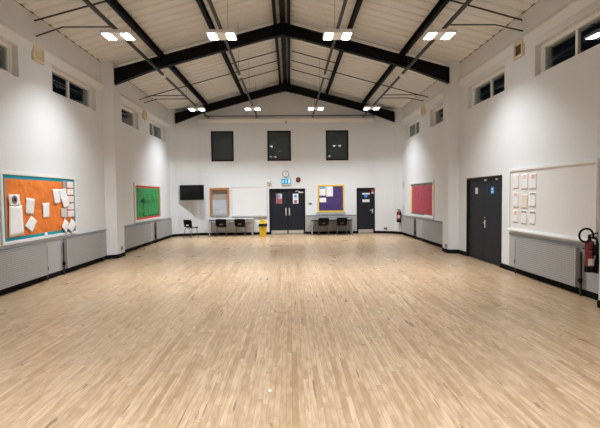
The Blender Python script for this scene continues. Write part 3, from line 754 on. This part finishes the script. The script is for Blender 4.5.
# posters and signs on doors
def flat(mp, u0, u1, v0, v1, n, m, name, label, cat, extra=(), group=None):
    o = tag(wbox(MB(), mp, u0, u1, v0, v1, n, n + .003).build(name, m), label, cat, group)
    for a, b, c, d, mm, nm in extra: wbox(MB(), mp, a, b, c, d, n + .003, n + .005).build(nm, mm, o)
    return o
blue = mat('sign_blue', (.03, .28, .68), .5, var=.06); redp = mat('poster_red', (.34, .08, .09), .6, var=.45, scale=16); palep = mat('poster_pale', (.55, .55, .56), .6, var=.35, scale=18)
o = flat(mBk, -.58, -.335, 1.30, 1.71, -.03, palep, 'poster', 'pale and red poster with blue bubble on left door leaf', 'poster', [(-.575, -.34, 1.305, 1.50, redp, 'red_print'), (-.575, -.50, 1.5, 1.70, redp, 'red_print')], 'posters on the back double doors')
MB().lathe([(.055, 0), (.055, .003), (0, .003)], mBk(-.455, 1.60, -.026), (0, -1, 0), 20).build('blue_bubble', blue, o)
o = flat(mBk, .125, .355, 1.29, 1.705, -.03, mat('poster_white', (.70, .71, .72), .6, var=.22, scale=14), 'poster', 'white poster with blue bubble on right door leaf', 'poster', [(.18, .30, 1.31, 1.44, redp, 'red_print')], 'posters on the back double doors')
MB().lathe([(.06, 0), (.06, .003), (0, .003)], mBk(.24, 1.60, -.026), (0, -1, 0), 20).build('blue_bubble', blue, o)
flat(mBk, 3.05, 3.37, 1.64, 1.705, -.03, paperw, 'door_sign', 'narrow white strip sign at top of the single door', 'sign')
o = tag(MB().lathe([(.075, 0), (.075, .003), (0, .003)], mBk(3.20, 1.585, -.03), (0, -1, 0), 24).build('door_sign', blue), 'round blue sign on the single door', 'sign')
sheet(mBk, rect(3.06, 3.36, 1.315, 1.52), -.033, print_grey, 'white printed notice on the single door', curl=.003)
o = flat(mBk, 3.44, 3.565, 1.66, 1.85, -.022, mat('sign_red', (.62, .05, .04), .5), 'fire_door_sign', 'small red sign in top corner of the single door', 'sign', [(3.46, 3.545, 1.68, 1.745, paperw, 'white_print')])
for u, lb in ((10.52, 'left'), (9.69, 'right')):
    m0 = mat('sign_silver', (.55, .58, .62), .45)
    o = flat(mR, u - .075, u + .075, 1.61, 1.76, -.025, m0 if lb == 'left' else blue, 'door_sign', ('small silver square sign on left leaf of the right wall doors' if lb == 'left' else 'small blue square sign on right leaf of the right wall doors'), 'sign', [(u - .045, u + .045, 1.64, 1.665, paperw, 'white_print'), (u - .03, u + .03, 1.70, 1.735, paperw, 'white_print')])

# ------------------------------------------------------------------ television
t = thing('television', (-4.0, 17.73, 1.487), 'wall mounted black television in the back left corner', 'television')
A = Matrix.Translation((-4.0, 17.73, 0)) @ Matrix.Rotation(math.radians(-3), 4, 'Z')
MB().box(-.492, .492, -.03, .03, 1.487, 2.098, .008, A).build('casing', blackplastic, t)
MB().box(-.472, .472, -.034, -.028, 1.523, 2.078, 0, A).build('screen', tvscreen, t)
MB().box(-.15, .15, .03, .07, 1.62, 1.95, .004, A).tube([A @ Vector((-.05, .05, 1.79)), (-4.06, 17.86, 1.79), (-4.08, 17.97, 1.79)], .025, 8).build('wall_bracket', black_steel, t)
MB().tube([(-4.02, 17.75, 1.5), (-4.0, 17.85, 1.2), (-3.93, 17.99, .8), (-3.85, 18.06, .42), (-3.83, 18.07, .2)], .006, 6).build('cable', mat('pale_cable', (.62, .60, .58), .5), t)

# ------------------------------------------------------------------ tables
def table(x0, x1, y0, y1, z, label, topm):
    t = thing('folding_table', ((x0 + x1) / 2, (y0 + y1) / 2, 0), label, 'table', 'tables against the back wall')
    MB().box(x0, x1, y0, y1, z - .022, z, .003).build('tabletop', topm, t)
    for ya in (y0 + .05, y1 - .075): MB().box(x0 + .06, x1 - .06, ya, ya + .025, z - .07, z - .022).build('apron', table_edge, t)
    for x in (x0 + .05, x1 - .05):
        for y in (y0 + .06, y1 - .06):
            l = MB().box(x - .017, x + .017, y - .017, y + .017, .015, z - .022).build('leg', legsteel, t)
            MB().box(x - .02, x + .02, y - .02, y + .02, 0, .018, .003).build('foot', blackplastic, l)
table(-3.33, -1.50, 17.46, 18.06, .705, 'long grey topped table under the whiteboard and hatch', table_m)
table(.84, 2.57, 17.44, 17.99, .65, 'long dark edged table under the purple noticeboard', mat('dark_grey_laminate', (.20, .19, .185), .3, var=.05))

# ------------------------------------------------------------------ chairs
chairleg = mat('dark_chair_steel', (.10, .098, .095), .4, .3, var=.06)
def chair():
    t = thing('stacking_chair', (0, 0, 0), '', 'chair')
    # shell profile along v: front edge of seat -> seat -> curve -> backrest top; chair faces +Y
    prof = [(.238, .360), (.215, .405), (.12, .402), (.0, .392), (-.10, .395), (-.155, .415), (-.185, .475), (-.197, .515), (-.212, .60), (-.222, .66), (-.232, .70), (-.240, .715)]
    wid = [.185, .215, .222, .222, .22, .212, .208, .214, .222, .222, .205, .175]
    nu, nv = 12, len(prof) - 1
    def fn(i, j):
        k = round(j * nv); y, z = prof[k]; w = wid[k]; s = 2 * i - 1
        cup = abs(s) ** 2.5
        if k >= 6: return Vector((s * w, y + .05 * cup, z))
        return Vector((s * w, y, z + .022 * cup * (1 if k > 1 else .2)))
    def skip(i, j): return j == 6 and 3 < i < 8
    sh = MB().grid(fn, nu, nv, skip).build('seat_shell', blackplastic, t, smooth=True, solid=.008)
    md = sh.modifiers.new('smooth', 'SUBSURF'); md.levels = md.render_levels = 1
    for s in (-1, 1):
        for yt, yb in ((.14, .20), (-.10, -.20)):
            l = MB().tube([(s * .10, yt * .7, .385), (s * .165, yt, .372), (s * .18, yt + (yb - yt) * .12, .34), (s * .205, yb, .012)], .011, 8).build('leg', chairleg, t, smooth=True)
            MB().lathe([(.014, 0), (.014, .03), (.0, .03)], (s * .205, yb, 0), (0, 0, 1), 10).build('foot', blackplastic, l)
    for yy in (.14, -.10): MB().tube([(-.165, yy, .372), (.165, yy, .372)], .010, 8).build('crossbar', chairleg, t)
    return t
c0 = chair(); first = True
for x, y, a, lb in ((-3.98, 17.30, -30, 'black plastic chair standing alone below the television'),
                    (-2.80, 17.58, 4, 'black plastic chair tucked at left side of the left table'), (-2.03, 17.60, -3, 'black plastic chair at right side of the left table, by the yellow bin'),
                    (1.35, 17.56, 2, 'black plastic chair tucked at left side of the table between the doors'), (2.10, 17.53, -2, 'black plastic chair tucked at right side of the table between the doors')):
    o = c0 if first else copy_tree(c0); first = False
    o.location = (x, y, 0); o.rotation_euler = (0, 0, math.radians(a)); tag(o, lb, 'chair', 'black stacking chairs by the back wall')

# ------------------------------------------------------------------ yellow bin
bx, by = -1.08, 17.05
t = thing('litter_bin', (bx, by, 0), 'yellow plastic litter bin with black liner beside the double doors', 'bin')
def frustum(mb, w0, w1, z0, z1):
    a = [(bx + sx * w0, by + sy * w0, z0) for sx, sy in ((-1, -1), (1, -1), (1, 1), (-1, 1))]; b = [(bx + sx * w1, by + sy * w1, z1) for sx, sy in ((-1, -1), (1, -1), (1, 1), (-1, 1))]
    A = [mb.bm.verts.new(p) for p in a]; B = [mb.bm.verts.new(p) for p in b]
    mb.bm.faces.new(A); mb.bm.faces.new(B)
    for i in range(4): mb.bm.faces.new((A[i], A[(i + 1) % 4], B[(i + 1) % 4], B[i]))
    return mb
frustum(MB(), .115, .148, 0, .50).build('body', yellow, t)
def liner(i, j):
    a = i * 2 * PI; c, s = math.cos(a), math.sin(a); k = 1 / max(abs(c), abs(s))
    r = .156 + .012 * noise.noise(Vector((c * 3, s * 3, j * 2))) + .012 * j
    z = .545 - .115 * j - .02 * noise.noise(Vector((c * 4, s * 4, 5))) * j
    return Vector((bx + c * min(k, 1.3) * r, by + s * min(k, 1.3) * r, z))
MB().grid(liner, 40, 6).build('bag', mat('black_bag', (.01, .01, .011), .3, var=.2), t, smooth=True, solid=.004)
f = frustum(MB(), .152, .14, .535, .575); 
f.prism([(bx - .14, by - .14, .575), (bx + .14, by - .14, .575), (bx + .055, by - .14, .685), (bx - .055, by - .14, .685)], (0, .28, 0)); f.build('lid', yellow, t)
f = MB(); f.prism([(bx + .142, by - .12, .582), (bx + .06, by - .12, .690), (bx + .052, by - .12, .685), (bx + .134, by - .12, .577)], (0, .24, 0)); f.build('flap', mat('flap_highlight_yellow', (.86, .74, .35), .35), t)  # highlight on the lid's right slope is put into the paler colour

# ------------------------------------------------------------------ fire extinguishers
def ext_body(mb, x, y, z, r, h):
    return mb.lathe([(0, 0), (r * .9, 0), (r, .012), (r, h - .06), (r * .93, h - .035), (r * .7, h - .012), (r * .32, h), (0, h)], (x, y, z), (0, 0, 1), 24)
# near one, carbon dioxide type with hose loop and black horn
ex, ey, ez = 4.395, 6.215, .49
t = thing('fire_extinguisher', (ex, ey, ez), 'red fire extinguisher with black hose loop at right edge of the picture', 'fire extinguisher')
ext_body(MB(), ex, ey, ez, .062, .42).build('cylinder', red_ext, t, smooth=True)
MB().grid(lambda i, j: Vector((ex + .0635 * math.sin((i - .5) * 1.7), ey - .0635 * math.cos((i - .5) * 1.7), ez + .05 + .10 * j)), 10, 1).build('label', mat('extinguisher_label', (.62, .52, .48), .5, var=.2, scale=50), t)
MB().grid(lambda i, j: Vector((ex + .0635 * math.sin((i - .5) * 1.5), ey - .0635 * math.cos((i - .5) * 1.5), ez + .24 + .07 * j)), 10, 1).build('warning_label', mat('extinguisher_print', (.34, .03, .03), .5, var=.5, scale=70), t)
f = MB().lathe([(.026, 0), (.026, .05), (.018, .07), (0, .07)], (ex, ey, ez + .41), (0, 0, 1), 14)
f.prism([(ex - .02, ey - .012, ez + .475), (ex + .12, ey - .012, ez + .515), (ex + .12, ey - .012, ez + .53), (ex - .02, ey - .012, ez + .495)], (0, .024, 0))
f.prism([(ex - .02, ey - .012, ez + .45), (ex + .11, ey - .012, ez + .455), (ex + .11, ey - .012, ez + .47), (ex - .02, ey - .012, ez + .468)], (0, .024, 0))
f.build('valve_handle', blackplastic, t)
hose = []
for k in range(25):
    a = math.radians(-60 - k * 325 / 24)
    hose.append((ex - .085 + .098 * math.cos(a) , ey - .03 - .0012 * k, ez + .495 + .098 * math.sin(a)))
hose = [(ex, ey - .02, ez + .45)] + hose + [(ex + .05, ey - .075, ez + .44), (ex + .072, ey - .07, ez + .36), (ex + .075, ey - .06, ez + .25)]
MB().tube(hose, .0155, 8).build('hose', blackplastic, t, smooth=True)
MB().lathe([(.0, 0), (.042, 0), (.046, .01), (.022, .26), (.016, .34), (0, .34)], (ex + .075, ey - .06, ez - .06), (0, 0, 1), 16).build('horn', blackplastic, t, smooth=True)
MB().lathe([(.045, -.055), (.064, -.05), (.066, 0), (.066, .03), (.063, .035)], (ex, ey, ez), (0, 0, 1), 22).build('base_cup', blackplastic, t, smooth=True)
MB().box(ex - .05, ex + .075, ey - .074, ey + .08, ez + .28, ez + .30, .003).box(ex + .0, ex + .04, ey - .13, ey - .05, ez + .2, ez + .36).build('wall_bracket', black_steel, t)
# sign plates on the pier above it
pd = Vector((XR - PR, 6.2 - 5.88, 0)).normalized(); pa = math.atan2(pd.y, pd.x)
M = Matrix.Translation((4.41, 5.88 + (4.41 - PR) * (6.2 - 5.88) / (XR - PR), 0)) @ Matrix.Rotation(pa, 4, 'Z')
t = tag(MB().box(-.05, .05, 0, .004, 1.225, 1.31, 0, M).build('extinguisher_sign', mat('sign_red', (.62, .05, .04), .5)), 'small red identification sign above the near extinguisher', 'sign')
MB().box(-.03, .03, .004, .006, 1.25, 1.285, 0, M).build('white_print', paperw, t)
t = tag(MB().box(-.05, .05, 0, .004, 1.125, 1.215, 0, M).build('extinguisher_sign', paperw), 'small white sign with green band below the red sign', 'sign')
MB().box(-.045, .045, .004, .006, 1.13, 1.165, 0, M).build('green_band', mat('sign_green', (.02, .25, .10), .5), t)
# far one in the corner
fx, fy, fz = 4.42, 17.43, .52
t = thing('fire_extinguisher', (fx, fy, fz), 'red fire extinguisher on the far right corner pier', 'fire extinguisher')
ext_body(MB(), fx, fy, fz, .085, .44).build('cylinder', red_ext, t, smooth=True)
MB().lathe([(.086, -.02), (.088, 0), (.088, .05), (.086, .055)], (fx, fy, fz), (0, 0, 1), 20).build('base_cup', blackplastic, t)
f = MB().lathe([(.028, 0), (.028, .05), (.016, .08), (0, .08)], (fx, fy, fz + .42), (0, 0, 1), 12); f.box(fx - .09, fx + .03, fy - .012, fy + .012, fz + .475, fz + .50, .004)
f.build('valve_handle', blackplastic, t)
MB().tube([(fx, fy - .02, fz + .46), (fx + .03, fy - .07, fz + .49), (fx + .06, fy - .085, fz + .42), (fx + .065, fy - .085, fz + .12)], .012, 8).build('hose', blackplastic, t, smooth=True)
MB().grid(lambda i, j: Vector((fx + .0865 * math.sin((i - .5) * 1.8), fy - .0865 * math.cos((i - .5) * 1.8), fz + .14 + .13 * j)), 10, 1).build('label', mat('extinguisher_label', (.62, .52, .48), .5, var=.2, scale=50), t)
MB().box(fx - .01, fx + .04, fy + .06, fy + .12, fz + .28, fz + .33).build('wall_bracket', black_steel, t)

# ------------------------------------------------------------------ scrap on the floor
f = MB().prism([(-.195, 3.47, .001), (-.172, 3.475, .001), (-.17, 3.505, .005), (-.19, 3.51, .008)], (0, 0, .0015))
tag(f.build('paper_scrap', mat('greyish_scrap', (.55, .54, .53), .7)), 'tiny white paper scrap lying on the wooden floor', 'paper scrap')

# ------------------------------------------------------------------ night outside, camera, colour
Wd = bpy.data.worlds.new('night'); S.world = Wd; Wd.use_nodes = True
Wd.node_tree.nodes['Background'].inputs[0].default_value = (.004, .005, .007, 1); Wd.node_tree.nodes['Background'].inputs[1].default_value = 1.
cam = bpy.data.cameras.new('camera'); co = bpy.data.objects.new('camera', cam); COL.objects.link(co)
cam.sensor_width = 36; cam.sensor_fit = 'HORIZONTAL'; cam.lens = 431.29 * 36 / 600; cam.clip_start = .05; cam.clip_end = 100
r = Vector((.99967055, -.02337756, -.01059629)); u = Vector((.01155236, .04114837, .99908626)); fw = Vector((.02292017, .99887952, -.04140488))
Mx = Matrix((r, u, -fw)).transposed().to_4x4(); Mx.translation = (0, 0, 1.6); co.matrix_world = Mx
S.camera = co
S.view_settings.view_transform = 'Standard'; S.view_settings.look = 'None'; S.view_settings.gamma = 1; S.view_settings.exposure = 0.22
S.view_settings.use_curve_mapping = False
S.cycles.use_denoising = True
S.cycles.max_bounces = 8; S.cycles.diffuse_bounces = 6; S.cycles.sample_clamp_indirect = 6
